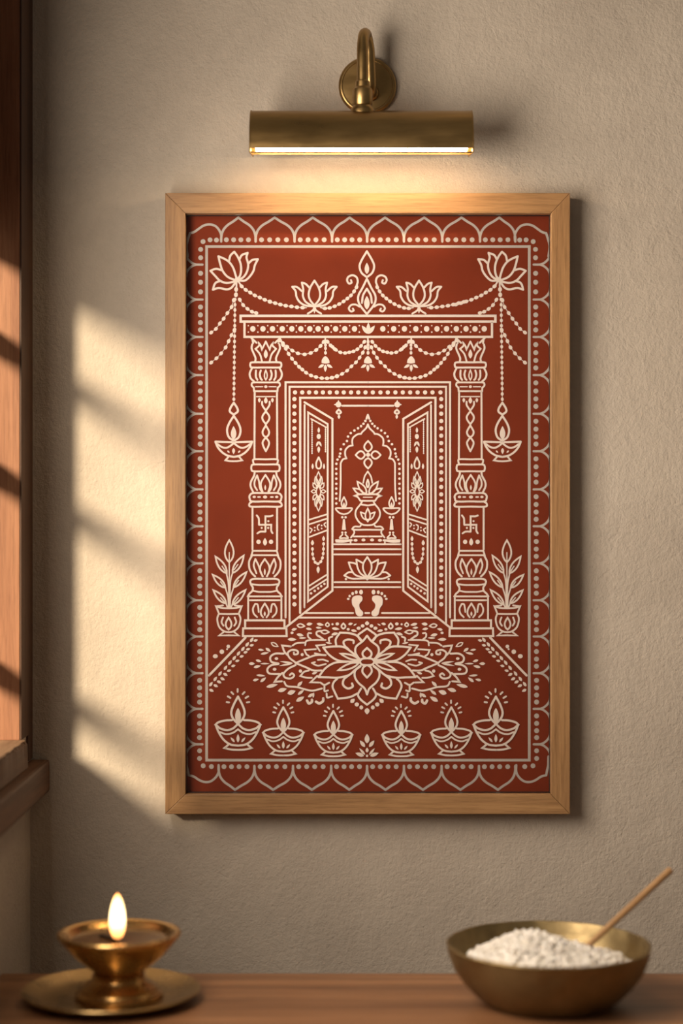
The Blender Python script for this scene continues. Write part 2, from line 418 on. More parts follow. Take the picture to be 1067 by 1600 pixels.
def draw_top():
    A.ink = 1
    A.crop(285, 335, 6.67, 575.0)
    A.S('540 390, 500 430, 487 485; 540 390, 575 440, 605 510, 612 580, 600 640, 575 672; 375 437, 395 520, 420 590, 470 650, 545 685; 375 437, 440 465, 490 500, 530 560, 556 640, 565 675', 3.3)
    A.S('680 402, 620 425, 592 475; 680 402, 668 450, 685 520, 675 590, 640 650, 590 680; 787 467, 730 475, 690 510; 787 467, 755 530, 740 590, 700 650, 650 690, 590 690', 3.3)
    A.S('292 588, 350 568, 408 582; 292 588, 340 640, 390 690, 460 715, 545 700; 318 785, 335 730, 360 705, 400 695; 318 785, 380 768, 460 782, 510 765, 550 715', 3.3)
    A.D('567 685 26'); A.S('565 690, 562 770; 585 700, 612 745', 2.6)
    A.chain('560 782, 558 838', 3.3)
    A.chain('617 750, 660 787, 707 815, 755 845, 807 867, 858 890, 912 908, 966 925, 1020 940', 3.1)
    A.chain('598 890, 633 945, 678 985, 725 1015, 768 1027', 3.0)
    A.crop(280, 320, 3.557, 575.0)
    A.chain('303 530, 291 568, 268 602, 247 633, 226 660, 204 690, 178 710', 3.0)
    A.chain('307 695, 290 725, 275 758, 258 793, 233 826, 207 853, 178 877', 3.0)
    A.crop(0, 0, 1, 575.0)
    A.chain(', '.join('%f %f' % (367.2 - 1.8 * (y - 470) / 150, y) for y in [468 + 8.2 * i for i in range(20)]), 2.5)
    A.crop(320, 560, 6.67, 575.0, 302)
    A.S('302 462, 268 515, 262 555, 302 585; 302 598, 252 680, 232 750, 250 820, 302 860', 3.3)
    A.S('110 868, 282 873', 3.2); A.S('110 868, 135 925, 180 978, 240 1014, 302 1026', 3.2)
    A.S('130 892, 180 925, 230 930, 275 905, 302 880', 3.0); A.S('246 1026, 215 1062/ 260 1070, 302 1072', 2.8)
    A.leaf('235 960 258 985 18'); A.lax = None; A.leaf('300 850 300 705 58, 300 935 300 998 30')
    # central finial
    A.crop(425, 380, 6.67, None, 988)
    A.S('988 85, 935 175, 912 240, 932 308, 988 355; 988 372, 940 470, 902 540, 898 600, 922 655, 988 740; 988 475, 948 545, 937 622', 3.2)
    A.lax = None; A.leaf('988 322 988 205 48, 988 692 988 550 58', fat=.8)
    A.lax = 988
    A.S('880 445, 893 400, 880 355, 840 335, 797 350, 782 385, 800 420, 828 412, 822 385', 3.1)
    A.S('912 662, 870 640, 825 645, 800 680, 822 712, 850 702, 842 682', 2.9)
    A.ax = None; A.o = (425, 380, 6.67)
    A.chain('880 460, 855 503, 822 545, 785 577, 746 607, 700 635, 652 658, 600 675, 552 680', 3.0)
    A.S('545 680, 505 672; 315 674, 357 673', 1.8)
    A.chain('-22 612, 33 625, 88 640, 143 652, 202 660, 260 668, 318 672', 3.1)
    A.crop(425, 380, 6.67, 572.9, 442)
    A.S('442 390, 400 460, 382 530, 395 590, 442 650; 310 412, 325 480, 322 550, 350 610, 420 655; 310 412, 350 425, 390 465; 210 455, 245 500, 255 560, 290 615, 350 650, 430 658; 210 455, 260 458, 310 500', 3.1)
    A.S('440 665, 425 700, 372 735', 2.9); A.lax = None; A.leaf('442 660 442 735 22')
    # lintel beam
    A.crop(0, 0, 1, None)
    A.S('376 493.6/ 773.8 493.6/ 773.8 502.6/ 376 502.6', 3.8, True, False); A.S('382 503/ 382 526.5/ 768.5 526.5/ 768.5 503', 3.6, False, False)
    xs = [395, 410.8, 425.7, 441, 456, 470, 484, 497, 510.4, 524.3, 538.6, 553.8]; xr = [598, 615, 631.8, 649.6, 666.4, 682.5, 697.6, 712.8, 728, 742, 756.4]
    for L_ in (xs, xr):
        for i, x in enumerate(L_):
            A.dotpx(x, 513.9, 4.2, 4.5)
            xn = (x + (L_[i + 1] if i + 1 < len(L_) else x + 15)) / 2
            if xn < 762: A.dotpx(xn, 509, 1.15, n=8); A.dotpx(xn, 519, 1.3, n=8)
    A.dotpx(388, 509, 1.1, n=8); A.dotpx(388, 519, 1.1, n=8)
    A.crop(425, 380, 6.67, None, 1003); A.leaf('1001 945 935 858 40'); A.lax = None; A.leaf('1003 945 1003 828 42')
    # swags
    A.crop(370, 480, 6.67, 575.3)
    A.chain('450 345, 480 375, 525 412, 578 452, 637 482, 706 492, 770 478, 827 447, 872 405, 905 362', 3.0)
    A.chain('482 395, 510 432, 540 487, 575 537, 612 582, 648 622, 682 650, 722 683, 773 712, 825 728, 885 740, 940 742, 988 735, 1042 718', 3.0)
    A.chain('945 360, 978 400, 1020 437', 3.0)
    A.S('922 325, 922 430', 2.4); A.chain('924 395, 924 430, 924 476', 2.4)
    A.F('883 582/ 888 545, 922 510, 958 545, 966 582/ 925 588, 883 582'); A.leaf('908 598 848 632 30, 936 598 998 632 30, 922 598 922 674 32')
    A.crop(280, 320, 3.557, 575.3)
    A.chain('852 790, 870 806, 895 820, 922 824, 945 820, 968 815, 990 803, 1010 785, 1028 762', 2.9)
    A.chain('850 962, 877 955, 905 940, 933 922, 957 898, 982 876, 1002 850, 1020 822, 1033 792', 2.9)
    A.crop(370 + 66.4, 480, 6.67, None)
    A.S('922 325, 922 430', 2.4); A.chain('924 360, 924 395, 924 430, 924 476', 2.6)
    A.F('883 582/ 888 545, 922 510, 958 545, 966 582/ 925 588, 883 582'); A.leaf('908 598 848 632 30, 936 598 998 632 30, 922 598 922 674 32')
def draw_pillars():
    A.ink = 1
    A.crop(370, 480, 6.67, 575.0, 302)
    A.S('152 322, 205 372; 162 330, 170 375; 160 388, 155 430, 175 480, 195 530, 192 565', 3.0)
    A.S('302 358/ 262 442/ 250 405, 228 372/ 232 400, 195 435/ 240 490, 262 562', 2.8)
    A.S('302 575, 165 575, 142 588, 142 615, 165 629, 302 629', 3.0); A.S('160 632, 135 690, 145 740, 180 775', 3.0)
    A.S('200 660, 198 690, 200 730, 215 758; 250 660, 240 700, 250 745, 262 757', 3.0)
    A.S('302 785, 178 785, 157 797, 157 820, 177 838/ 180 875/ 302 875', 2.8); A.S('195 829, 270 829', 1.9)
    A.S('302 932, 205 932', 1.9)
    A.lax = None; A.leaf('302 535 302 440 42'); A.leaf('302 757 302 658 30', 2.0); A.D('302 829 17 14')
    A.crop(320, 560, 6.67, 575.0, 636)
    A.S('520 345, 517 1052', 3.0, sm=False); A.leaf('568 412 568 462 28'); A.S('597 452, 600 490, 636 545', 2.9)
    A.S('636 552, 602 600, 604 640, 636 686; 636 698, 603 760, 610 800, 636 822; 636 822, 604 870, 608 910, 636 968', 2.9)
    A.lax = None; A.leaf('636 472 636 403 38')
    A.crop(320, 700, 6.67, 575.0, 632)
    A.S('632 118, 515 118, 504 145, 515 172', 2.8); A.S('632 172, 510 172, 487 190, 487 225, 508 243, 632 243', 2.9)
    A.S('520 250, 513 290, 482 350, 478 400, 505 462', 3.0)
    A.S('632 280, 590 350, 585 400, 602 455; 545 285, 520 345, 520 395, 545 440; 545 285, 565 350, 575 420, 600 460', 2.7)
    A.S('632 470, 505 470, 468 495, 468 528, 492 557, 632 557', 3.0); A.S('492 560, 466 580, 480 611, 632 611', 3.0)
    A.D('515 510 17 13, 565 511 20 9'); A.lax = None; A.leaf('630 440 630 383 20'); A.D('628 511 22 16')
    A.crop(320, 700, 6.67, 575.0, 625)
    A.S('497 615, 497 1058', 3.0, sm=False); A.D('560 978 23'); A.lax = None; A.leaf('627 1018 627 938 42')
    for dx in (0, 320.4):
        A.crop(320 + dx, 700, 6.67, None)
        A.S('632 872/ 632 712/ 680 712, 706 703; 565 800/ 692 800/ 692 860, 706 888; 632 872/ 578 872, 548 890; 565 800/ 562 735, 541 702', 2.9)
        A.D('662 762 11, 593 833 11, 660 833 11')
    A.crop(320, 840, 6.67, 575.0, 625)
    A.S('625 137, 500 137/ 487 183/ 625 183', 2.8, sm=False); A.S('490 190, 462 250, 465 320, 490 370, 525 405', 3.0)
    A.S('625 222, 582 290, 578 350, 605 405; 527 222, 510 290, 538 372; 527 222, 560 290, 580 350, 602 405', 2.7)
    A.S('625 430, 510 430, 475 450, 480 485, 500 520, 495 555, 465 585, 450 610', 3.0); A.S('487 485, 560 493, 625 493; 500 553, 560 565, 625 566', 2.7)
    A.S('625 612, 446 612; 470 652, 625 652; 452 612, 452 858', 2.8, sm=False)
    A.S('625 685, 590 745, 585 795, 607 830; 525 690, 502 740, 510 790, 545 828; 525 690, 548 695, 558 735, 562 775', 2.7)
    A.S('625 862, 420 862/ 420 945; 625 945, 400 945/ 397 1025/ 625 1025', 3.2, sm=False)
    A.lax = None; A.leaf('625 392 625 320 20, 625 818 625 768 22')
    # potted plants
    A.S('255 250, 255 730', 2.0)
    A.leaf('255 258 255 28 92, 228 372 112 198 62, 290 368 405 188 62, 215 522 84 388 56, 300 518 434 360 56, 222 686 90 548 56, 287 698 424 546 56', 2.7)
    A.S('255 155, 255 250; 180 297, 215 350; 345 280, 305 335; 165 460, 205 515; 352 445, 308 510; 165 625, 212 680; 350 625, 300 685', 1.8)
    A.S('226 372, 248 500, 252 730; 290 365, 266 470, 258 730; 215 522, 242 620, 248 730; 300 518, 270 620, 262 730; 222 686, 238 730; 286 698, 272 730', 2.2)
    A.lax = 251
    A.S('251 737, 180 733, 118 716/ 145 785; 190 706, 118 716; 251 797, 150 795; 145 797, 130 850, 150 930, 200 975, 251 985; 195 985, 150 1020/ 251 1018', 2.8)
    A.S('190 832, 175 880, 195 918', 2.8); A.lax = None; A.leaf('248 958 248 835 60', 2.8)
    # floor edge lines
    A.crop(320, 980, 6.67, 574.6)
    A.S('45 502, 424 108', 3.6)
    A.leaf(', '.join('%d %d %d %d 30' % (x - 17, y + 24, x + 17, y - 24) for x, y in ((490, 130), (443, 178), (398, 225), (352, 272), (308, 320), (263, 368), (217, 422), (160, 482), (110, 538), (65, 592))))
    A.leaf(', '.join('%d %d %d %d 27' % (x - 23, y + 6, x + 23, y - 6) for x, y in ((530, 137), (490, 187), (452, 228), (425, 260), (385, 303), (340, 350), (298, 402), (253, 452))))
    A.leaf(', '.join('%d %d %d %d 30' % (x - 24, y - 12, x + 24, y + 12) for x, y in ((215, 492), (185, 538), (150, 570), (115, 610), (70, 658))))
    A.D('110 302 26 22, 178 255 24, 245 200 19, 232 228 10')
def draw_door():
    A.ink = 1
    A.crop(0, 0, 1, 574.6)
    A.S('446.2 964.5/ 446.2 597.4/ 574.6 597.4', 3.2, False, False); A.S('452.4 974/ 452.4 604.4/ 574.6 604.4', 3.0, False, False)
    A.S('468.9 957.6/ 469 621.7/ 574.6 621.7', 3.3, False, False); A.S('475.6 949/ 475.9 633', 2.9); A.S('475.6 628.5/ 519.3 654.6/ 519.3 923/ 446 980.5', 3.2, False, False)
    A.S('481.2 939.7/ 481.4 644.5/ 511.9 662.6/ 511.9 916.7', 2.8, True, False); A.S('486 654.5, 509.5 667.6', 2.2)
    y = 623.6
    for i in range(29): A.D('460 %f' % (623.6 + i * 11.45), 3.35)
    A.ax = None
    for x in (461, 472.2, 483, 493.8, 504.5, 515.2, 526.2, 537, 548.4, 559.7, 571, 582.4, 594.3, 605.8, 617.7, 629.2, 640.7, 652.4, 664, 675.6, 688): A.D('%f 613.2' % x, 3.35)
    A.ax = 574.6
    A.chain(', '.join('487.5 %f' % (657 + 3.4 * i) for i in range(16)), 1.25); A.chain(', '.join('508.4 %f' % (668 + 3.4 * i) for i in range(12)), 1.2)
    A.crop(440, 590, 8.42, 574.6)
    A.leaf('488 728 488 652 32'); A.D('488 775 27 34'); A.leaf('484 838 455 908 28, 492 838 524 908 28, 488 905 488 992 38'); A.S('487 1048, 456 1120, 460 1180, 487 1198, 514 1180, 518 1120, 487 1048', 2.6)
    A.leaf('408 1205 408 1128 30, 557 1205 557 1128 28')
    A.crop(497.6, 767.8, 1, 574.6)
    for k in range(12):
        a = 2 * PI * k / 12; sx, sy = math.sin(a), -math.cos(a)
        ro = 1.0 if k % 6 == 0 else (0.86 if k % 3 else 1.0)
        A.leaf('%f %f %f %f %f' % (sx * 4.2, sy * 9.5, sx * 11.2 * ro, sy * 30.5 * ro, 5.0 if k % 6 else 7.2), 1.7)
    A.leaf('0 8.5 0 -8.5 7', 1.8)
    A.crop(440, 760, 6.957, 574.6)
    A.S('300 362, 495 303; 300 412, 485 352; 300 550, 490 478; 300 1080, 490 960; 300 1130, 490 1008', 2.5)
    A.D('360 447 9, 360 480 9, 435 425 9, 435 457 9'); A.S('308 452, 330 470, 312 502; 478 395, 462 412, 478 440; 410 415, 390 430, 392 465, 405 475', 2.0)
    A.D('320 1162 14, 360 1135 14, 397 1108 14, 430 1085 13, 465 1060 13')
    A.chain('335 680, 337 735, 347 785, 365 825, 395 840, 425 818, 443 778, 452 730, 455 680, 456 625', 2.4); A.leaf('335 642 335 582 34, 456 595 456 538 30, 397 868 397 946 34')
    A.crop(0, 0, 1, None)
    A.S('477.5 957.7, 551.7 957.7; 570.6 957.7, 577 957.7; 596.7 957.7, 671 957.7; 466.5 965, 683 965', 2.8)
    A.S('522 850.4, 626 850.4; 522 858, 626 858; 522 866.2, 626 866.2; 522.5 909.7, 625.5 909.7; 522.5 917.3, 625.5 917.3', 2.7)
    A.crop(470, 600, 6.67, None, 698)
    A.S('430 227, 698 227', 2.9); A.D('392 215 30'); A.leaf('392 200 392 168 18, 375 215 345 215 16'); A.S('395 266, 372 295, 395 310, 418 295, 395 266', 3.0); A.leaf('397 320 397 366 28')
    A.S('698 420, 680 460, 640 500, 628 520/ 590 525, 545 560, 535 600, 540 640/ 500 650, 465 690, 462 740, 475 775/ 440 785, 418 820, 415 860, 414 1060, 405 1218', 2.7)
    A.S('698 322, 684 362', 3.2)
    A.D(','.join('%d %d 13' % p for p in ((672, 385), (652, 415), (627, 440), (596, 462), (558, 485), (520, 512), (492, 548), (480, 595), (447, 628), (417, 680), (410, 725), (403, 757), (382, 788), (370, 832), (369, 885), (369, 935), (369, 987), (369, 1040), (369, 1090), (369, 1142), (369, 1194), (369, 1245))))
    A.lax = None; A.leaf('700 705 700 595 80, 700 772 700 880 80, 668 740 572 740 80, 732 740 830 740 80', 2.7); A.D('700 738 21')
    # water pot on its plinth
    A.crop(470, 750, 6.67, None, 697)
    A.leaf('682 142 590 18 56, 650 146 549 88 46', 2.5)
    A.S('697 -90, 664 -35, 650 30; 697 -5, 684 40, 692 75', 2.4)
    A.S('697 150, 620 148, 560 165/ 592 178, 620 216/ 697 218; 640 222, 620 255/ 697 266; 620 255, 578 310, 570 370, 600 430, 645 465, 697 472', 2.7); A.S('650 180, 697 180', 1.6)
    A.S('622 335, 640 385, 665 408, 695 412; 622 335, 672 352', 2.3)
    A.S('625 472, 612 486, 565 485, 543 500, 550 518, 697 518; 552 520, 555 555, 522 600; 552 588, 697 588', 2.6)
    A.D('570 628 21 15, 652 625 21 15'); A.lax = None; A.leaf('697 432 697 298 50', 2.4)
    for lx in (449, 945):
        A.crop(470, 750, 6.67, None, lx); d = lx - 449
        A.S('%d 177, %d 232, %d 272, %d 292' % (lx, 424 + d, 430 + d, lx), 2.4)
        A.S('%d 295, %d 295, %d 340, %d 358' % (lx, 365 + d, 398 + d, lx), 2.5); A.D('%d 388 13' % (432 + d)); A.D('%d 548 12' % (432 + d))
        A.S('%d 568, %d 604, %d 604' % (434 + d, 405 + d, lx), 2.4); A.S('%d 628, %d 630' % (367 + d, lx), 3.2)
        A.F('%d 408/ %d 520/ %d 520/ %d 408' % (439 + d, 428 + d, lx, lx), False); A.lax = None; A.leaf('%d 288 %d 232 22' % (lx, lx))
    A.S('367 643, 440 645, 518 632/ 518 658; 1028 643, 955 645, 875 632/ 875 658', 2.4)
    A.crop(470, 750, 6.67, None, 692)
    A.S('692 802, 652 870, 652 940, 692 1015; 578 828, 588 900, 620 970, 692 1022; 578 828, 645 865; 498 858, 525 930, 570 990, 680 1025; 498 858, 550 865, 585 880; 452 995, 495 963, 540 960; 452 995, 520 1025, 600 1028, 692 1025', 2.7)
    A.D('470 1032 12, 692 1030 15')
    A.crop(470, 880, 6.67, None, 692)
    A.F('530 380, 545 350, 590 335, 635 345, 640 385, 610 425, 615 470, 648 510, 640 545, 605 552, 575 530, 560 470, 535 430, 530 380')
    A.D('627 301 20 25, 577 302 15 19, 540 316 14 17, 509 342 13, 494 372 14 12')
def draw_mandala():
    A.ink = 1
    A.crop(385, 965, 5.335, None, 1005)
    A.S('1005 338, 965 343, 945 367, 965 392, 1005 397', 3.2)
    A.S('1005 252, 970 288, 972 318, 992 335; 1005 500, 968 455, 972 418, 992 400', 3.2)
    A.leaf('938 350 785 300 34, 935 378 765 438 42', 2.8)
    A.S('640 248, 730 240, 810 245, 880 290, 945 345; 640 248, 690 310, 760 355, 840 366, 940 366; 600 495, 660 420, 740 375, 840 367; 600 495, 680 497, 760 500, 850 480, 900 440, 950 400', 3.2)
    A.S('1005 150, 970 195, 915 240, 908 290, 930 330; 1005 90, 965 118, 930 150, 958 198; 960 190, 920 150, 860 130, 780 125/ 745 180, 748 232', 3.2)
    A.S('850 262, 820 235, 810 200, 845 182, 890 190, 893 212', 3.2)
    A.S('1005 640, 985 590, 930 540, 903 490, 908 440, 950 405; 1005 725, 950 680, 930 640, 955 590; 925 632, 860 662, 762 675/ 738 625, 718 575, 730 535, 758 508', 3.2)
    A.S('852 480, 812 515, 806 560, 845 590, 885 575, 880 548', 3.4)
    A.S('410 378, 500 340, 580 312, 660 312; 410 378, 500 415, 560 440, 625 440', 3.0)
    A.S('545 378, 595 400, 662 385; 595 352, 640 350, 680 364; 545 378, 572 370', 2.6)
    A.S('520 318, 500 305, 484 270/ 580 262; 655 225, 582 232/ 612 278; 570 297, 640 312', 2.6)
    A.S('520 440, 480 452, 450 486/ 500 500, 545 502; 590 485, 535 538/ 605 540', 2.8); A.D('450 445 14, 465 308 13'); A.leaf('545 468 592 455 20')
    A.S('405 370, 360 335, 345 295, 375 270, 422 275, 428 300, 400 306, 395 290', 3.0); A.S('340 310, 315 280, 298 232/ 370 240', 3.0)
    A.S('410 395, 350 425, 310 468, 325 500, 372 506, 398 482, 380 464, 362 478', 3.0); A.S('300 460, 262 495, 235 535/ 295 530', 3.0)
    A.S('310 300, 240 300, 200 328, 210 368, 268 383; 268 385, 205 398, 175 430, 192 465, 280 470', 3.1); A.D('250 341 15 12, 235 430 16 12')
    A.leaf('388 379 278 364 16, 388 381 272 402 16')
    A.leaf('20 383 72 383 24, 78 352 126 368 22, 60 415 120 400 24, 115 383 195 383 14, 98 265 147 272 18, 160 252 202 284 24, 118 304 188 290 20, 82 478 158 485 18, 54 524 103 512 22, 116 536 164 498 24, 165 578 262 556 30, 262 612 336 592 34, 342 634 410 610 38, 414 698 482 658 34, 428 642 480 602 24')
    A.leaf('208 210 262 240 26', 1.8)
    A.S('505 690, 520 714, 545 702, 546 684; 580 700, 608 714, 638 695, 640 672', 4.0); A.leaf('512 662 565 628 24, 556 668 562 622 16, 425 572 467 530 26')
    A.S('315 535, 340 570, 420 578, 480 595, 550 608, 630 590', 2.9); A.S('615 540, 650 560, 690 542; 650 572, 652 612, 680 606; 668 632, 674 665, 715 656', 2.9)
    A.leaf('375 103 422 92 22, 343 180 418 182 26, 585 50 645 62 24, 578 82 628 86 18, 711 88 776 97 24, 496 90 547 98 22, 418 138 478 150 26, 438 170 500 168 16, 708 142 766 128 24, 660 206 714 216 16, 872 104 922 114 22, 848 56 888 48 22, 892 66 920 50 12, 500 56 552 50 26')
    A.leaf('424 64 484 70 30, 622 118 688 120 30', 2.2); A.leaf('808 92 808 48 34', 2.6); A.leaf('675 74 675 42 30', 2.2)
    A.D('380 127 13 11, 717 55 9, 757 52 15 13, 848 97 13 11, 935 88 17 14, 968 69 16 14'); A.lax = None; A.leaf('1005 64 1005 28 36'); A.lax = 1005
    A.S('385 232, 420 212, 480 208; 490 230, 500 195, 560 186, 660 186; 512 135, 515 160, 540 182; 540 130, 518 128', 2.7)
    A.S('622 166, 588 145, 588 118, 625 110; 600 150, 640 180; 690 195, 688 170, 715 158', 2.9)
    A.leaf('868 708 902 676 34'); A.D('920 723 18 17, 957 748 16 17'); A.lax = None; A.leaf('1005 752 1005 806 42')
def draw_diya(cx, base, k):
    A.crop(cx - 313 * k / 6.67, base - 635 * k / 6.67, 6.67 / k, None, 313)
    kk = 0.92 if k < 0.95 else 1
    A.S('313 122, 265 215, 243 290, 262 352, 313 408', 3.4 * kk); A.S('250 368, 180 372, 110 390, 80 415/ 130 455, 200 472, 260 455, 313 408', 3.3 * kk)
    A.S('125 492, 190 514, 260 500, 313 463', 2.8 * kk); A.S('80 415, 110 490, 160 568, 230 620, 313 634', 3.3 * kk); A.S('215 622, 172 658/ 240 674, 313 678', 3.1 * kk)
    A.leaf('278 597 236 548 24'); A.S('244 77, 264 97; 207 121, 234 137; 196 180, 220 184', 3.0 * kk)
    A.lax = None; A.leaf('313 402 313 240 62', fat=.8); A.leaf('313 600 313 513 32'); A.S('309 45, 309 74', 3.0 * kk)
def draw_bottom():
    for cx, b_, k in ((371.9, 1165, 1.0), (442.7, 1174.4, .905), (520.8, 1176, .85), (626.8, 1176, .85), (705, 1174.4, .905), (774.5, 1165, 1.0)): draw_diya(cx, b_, k)
    A.crop(450, 1080, 6.67, None, 823)
    A.leaf('802 580 748 512 38, 803 662 742 592 24, 792 674 702 642 40'); A.lax = None; A.leaf('823 542 823 443 52, 823 638 823 585 32'); A.D('823 672 13')
draw_border(); draw_top(); draw_pillars(); draw_door(); draw_mandala(); draw_bottom()

# ------------------------------------------------------------------ picture frame
FY = -40.0                       # front face of the frame
PY = -9.0                        # plane of the print
P0, P1 = at(258, 301.5, FY), at(890.5, 1272, FY)
I0, I1 = at(289.5, 333, FY), at(861, 1241.5, FY)
cxw = (P0.x + P1.x) / 2
pic = thing('framed_picture', 'terracotta temple doorway print in a light oak frame on the plaster wall', 'picture', (cxw, 0, P1.z))
def rail(pts, m, name='frame_rail'):
    """mitred rail: four (x,z) corners, extruded in depth"""
    bm = bmesh.new()
    fr_ = [bm.verts.new((x * U, FY * U, z * U)) for x, z in pts]; bk = [bm.verts.new((x * U, -0.6 * U, z * U)) for x, z in pts]
    bm.faces.new(fr_); bm.faces.new(bk[::-1])
    for i in range(4): bm.faces.new((fr_[i], bk[i], bk[(i + 1) % 4], fr_[(i + 1) % 4]))
    bmesh.ops.recalc_face_normals(bm, faces=bm.faces)
    bmesh.ops.bevel(bm, geom=list(bm.edges), offset=0.9 * U, segments=2, affect='EDGES', profile=0.6)
    for v in bm.verts: v.co -= Vector((cxw, 0, P1.z)) * U
    me = bpy.data.meshes.new(name); bm.to_mesh(me); bm.free(); return link(name, me, m, pic)
o0, o1, i0, i1 = (P0.x, P0.z), (P1.x, P1.z), (I0.x, I0.z), (I1.x, I1.z)
g = 0.12
rail([(o0[0] + g, o0[1]), (o1[0] - g, o0[1]), (i1[0] - g, i0[1]), (i0[0] + g, i0[1])], M['oak_x'])
rail([(o0[0] + g, o1[1]), (o1[0] - g, o1[1]), (i1[0] - g, i1[1]), (i0[0] + g, i1[1])], M['oak_x'])
rail([(o0[0], o0[1] - g), (i0[0], i0[1] - g), (i0[0], i1[1] + g), (o0[0], o1[1] + g)], M['oak_z'])
rail([(o1[0], o0[1] - g), (i1[0], i0[1] - g), (i1[0], i1[1] + g), (o1[0], o1[1] + g)], M['oak_z'])
def pbox(name, x0, x1, y0, y1, z0, z1, m, bev=0):
    return box(name, x0 - cxw, x1 - cxw, y0, y1, z0 - P1.z, z1 - P1.z, m, pic, bev)
# print: sheet plus drawn lines in one mesh
def build_print():
    vs, fs, ms = [], [], []
    def add(x, y, z):
        q = at(x, y, PY); vs.append(((q.x - cxw) * U, (PY - z) * U, (q.z - P1.z) * U))
    for x, y in ((286, 330), (286, 1245), (865, 1245), (865, 330)): add(x, y, 0)
    fs.append((0, 1, 2, 3)); ms.append(0); b0 = 4
    for x, y, z in A.v: add(x, y, z)
    for f, m_ in zip(A.f, A.m):
        # orient towards the room
        ar = sum(A.v[f[i]][0] * A.v[f[(i + 1) % len(f)]][1] - A.v[f[(i + 1) % len(f)]][0] * A.v[f[i]][1] for i in range(len(f)))
        ff = tuple(i + b0 for i in f); fs.append(ff if ar < 0 else ff[::-1]); ms.append(m_)
    me = bpy.data.meshes.new('art_print'); me.from_pydata(vs, [], fs)
    for p, m_ in zip(me.polygons, ms): p.material_index = m_
    return link('art_print', me, [M['print_red'], M['ink'], M['ink_grey']], pic)
ap = build_print()
# dark strips added round the print, painting the shade inside the rails
a0, a1 = at(291.5, 336.5, PY - 1), at(857.8, 1241, PY - 1)
pbox('shade_strip', I0.x + 0.1, a0.x, -24, PY - 0.5, I1.z, I0.z, M['black_board_shade']); pbox('shade_strip', a1.x, I1.x - 0.1, -24, PY - 0.5, I1.z, I0.z, M['black_board_shade'])
pbox('shade_strip', a0.x, a1.x, -24, PY - 0.5, a0.z, I0.z - 0.1, M['black_board_shade']); pbox('shade_strip', a0.x, a1.x, -24, PY - 0.5, I1.z + 0.1, a1.z, M['black_board_shade'])
pbox('backing_board', I0.x + 0.2, I1.x - 0.2, PY + 1, -1.5, I1.z + 0.2, I0.z - 0.2, M['black_board_shade'])
pbox('glass_pane', I0.x + 0.3, I1.x - 0.3, -26.5, -24.3, I1.z + 0.3, I0.z - 0.3, M['glass'])

# ------------------------------------------------------------------ brass picture light
PL = at(574, 134, -6)
lamp = thing('picture_light', 'aged brass picture light with gooseneck arm glowing above the framed print', 'lamp', (PL.x, 0, PL.z))
def lp(name, me, m, loc=None, smooth=True, rot=None):
    o = link(name, me, m, lamp, (0, 0, 0), smooth)
    if loc is not None: o.location = [(loc[0] - PL.x) * U, loc[1] * U, (loc[2] - PL.z) * U]
    else: o.location = [-PL.x * U, 0, -PL.z * U]
    if rot: o.rotation_euler = rot
    return o
lp('wall_plate', lathe_mesh('wall_plate', [(0, 0.5), (44, 0.5), (45, 2), (45, 6), (43, 9), (41.5, 9.8), (39.5, 9.8), (38.5, 9.0), (20, 10.5), (0, 10.8)], 96), M['brass_dark'], (PL.x, 0, PL.z), True, (PI / 2, 0, 0))
lp('plate_nut', lathe_mesh('plate_nut', [(12, 0), (12, 5), (10, 8), (7, 10), (0, 10.5)], 40), M['brass_dark'], (at(580, 145, -14).x, -10, at(580, 145, -14).z), True, (PI / 2, 0, 0))
path = [at(*p) for p in ((580, 145, -12), (579.5, 143, -26), (579, 130, -36), (578, 105, -39), (576.5, 78, -42), (573, 58, -52), (570.5, 52.5, -66), (568, 57, -82), (566.5, 74, -94), (566.5, 100, -98), (566.5, 138, -98))]
lp('arm', tube_mesh('arm', catmull(path, 8), 8.6, 28), M['brass_dark'])
cz = at(566.5, 140, -98)
zz = lambda py: (800 - py) * (CAMD - 98) / 2900 - cz.z
lp('collar', lathe_mesh('collar', [(0, zz(126)), (9.3, zz(126)), (10.8, zz(128)), (10.8, zz(136)), (12.5, zz(138)), (14.8, zz(140)), (15.2, zz(142)), (15.2, zz(163)), (14, zz(165)), (15.6, zz(167.5)), (17.5, zz(170)), (18.2, zz(173)), (18.2, zz(178)), (0, zz(178))], 48), M['brass_dark'], cz)
# shade: open shell of a rounded section, swept along X
SX0, SX1 = -137.0, 196.5
prof = [(-147.5, 540), (-147.2, 551), (-143.5, 568), (-136, 583), (-124, 596), (-110, 603), (-97, 605), (-83, 602.5), (-70, 595), (-60, 584), (-53, 570), (-50, 549)]
pc = [Vector((0, y, z)) for y, z in prof]; pc = catmull(pc, 5)
def shade():
    bm = bmesh.new(); n_ = len(pc); inner = []
    for i, p in enumerate(pc):
        d = (pc[min(i + 1, n_ - 1)] - pc[max(0, i - 1)]).normalized(); nn = Vector((0, d.z, -d.y)); inner.append(p + nn * 2.0)
    loop = pc + inner[::-1]
    Ls = [bm.verts.new(Vector((SX0 + 1.6, q.y, q.z)) * U) for q in loop]; Rs = [bm.verts.new(Vector((SX1 - 1.6, q.y, q.z)) * U) for q in loop]
    k = len(loop)
    for i in range(k): bm.faces.new((Ls[i], Ls[(i + 1) % k], Rs[(i + 1) % k], Rs[i]))
    bmesh.ops.recalc_face_normals(bm, faces=bm.faces)
    me = bpy.data.meshes.new('lamp_shade'); bm.to_mesh(me); bm.free(); return me
sh = lp('lamp_shade', shade(), M['brass_dark'])
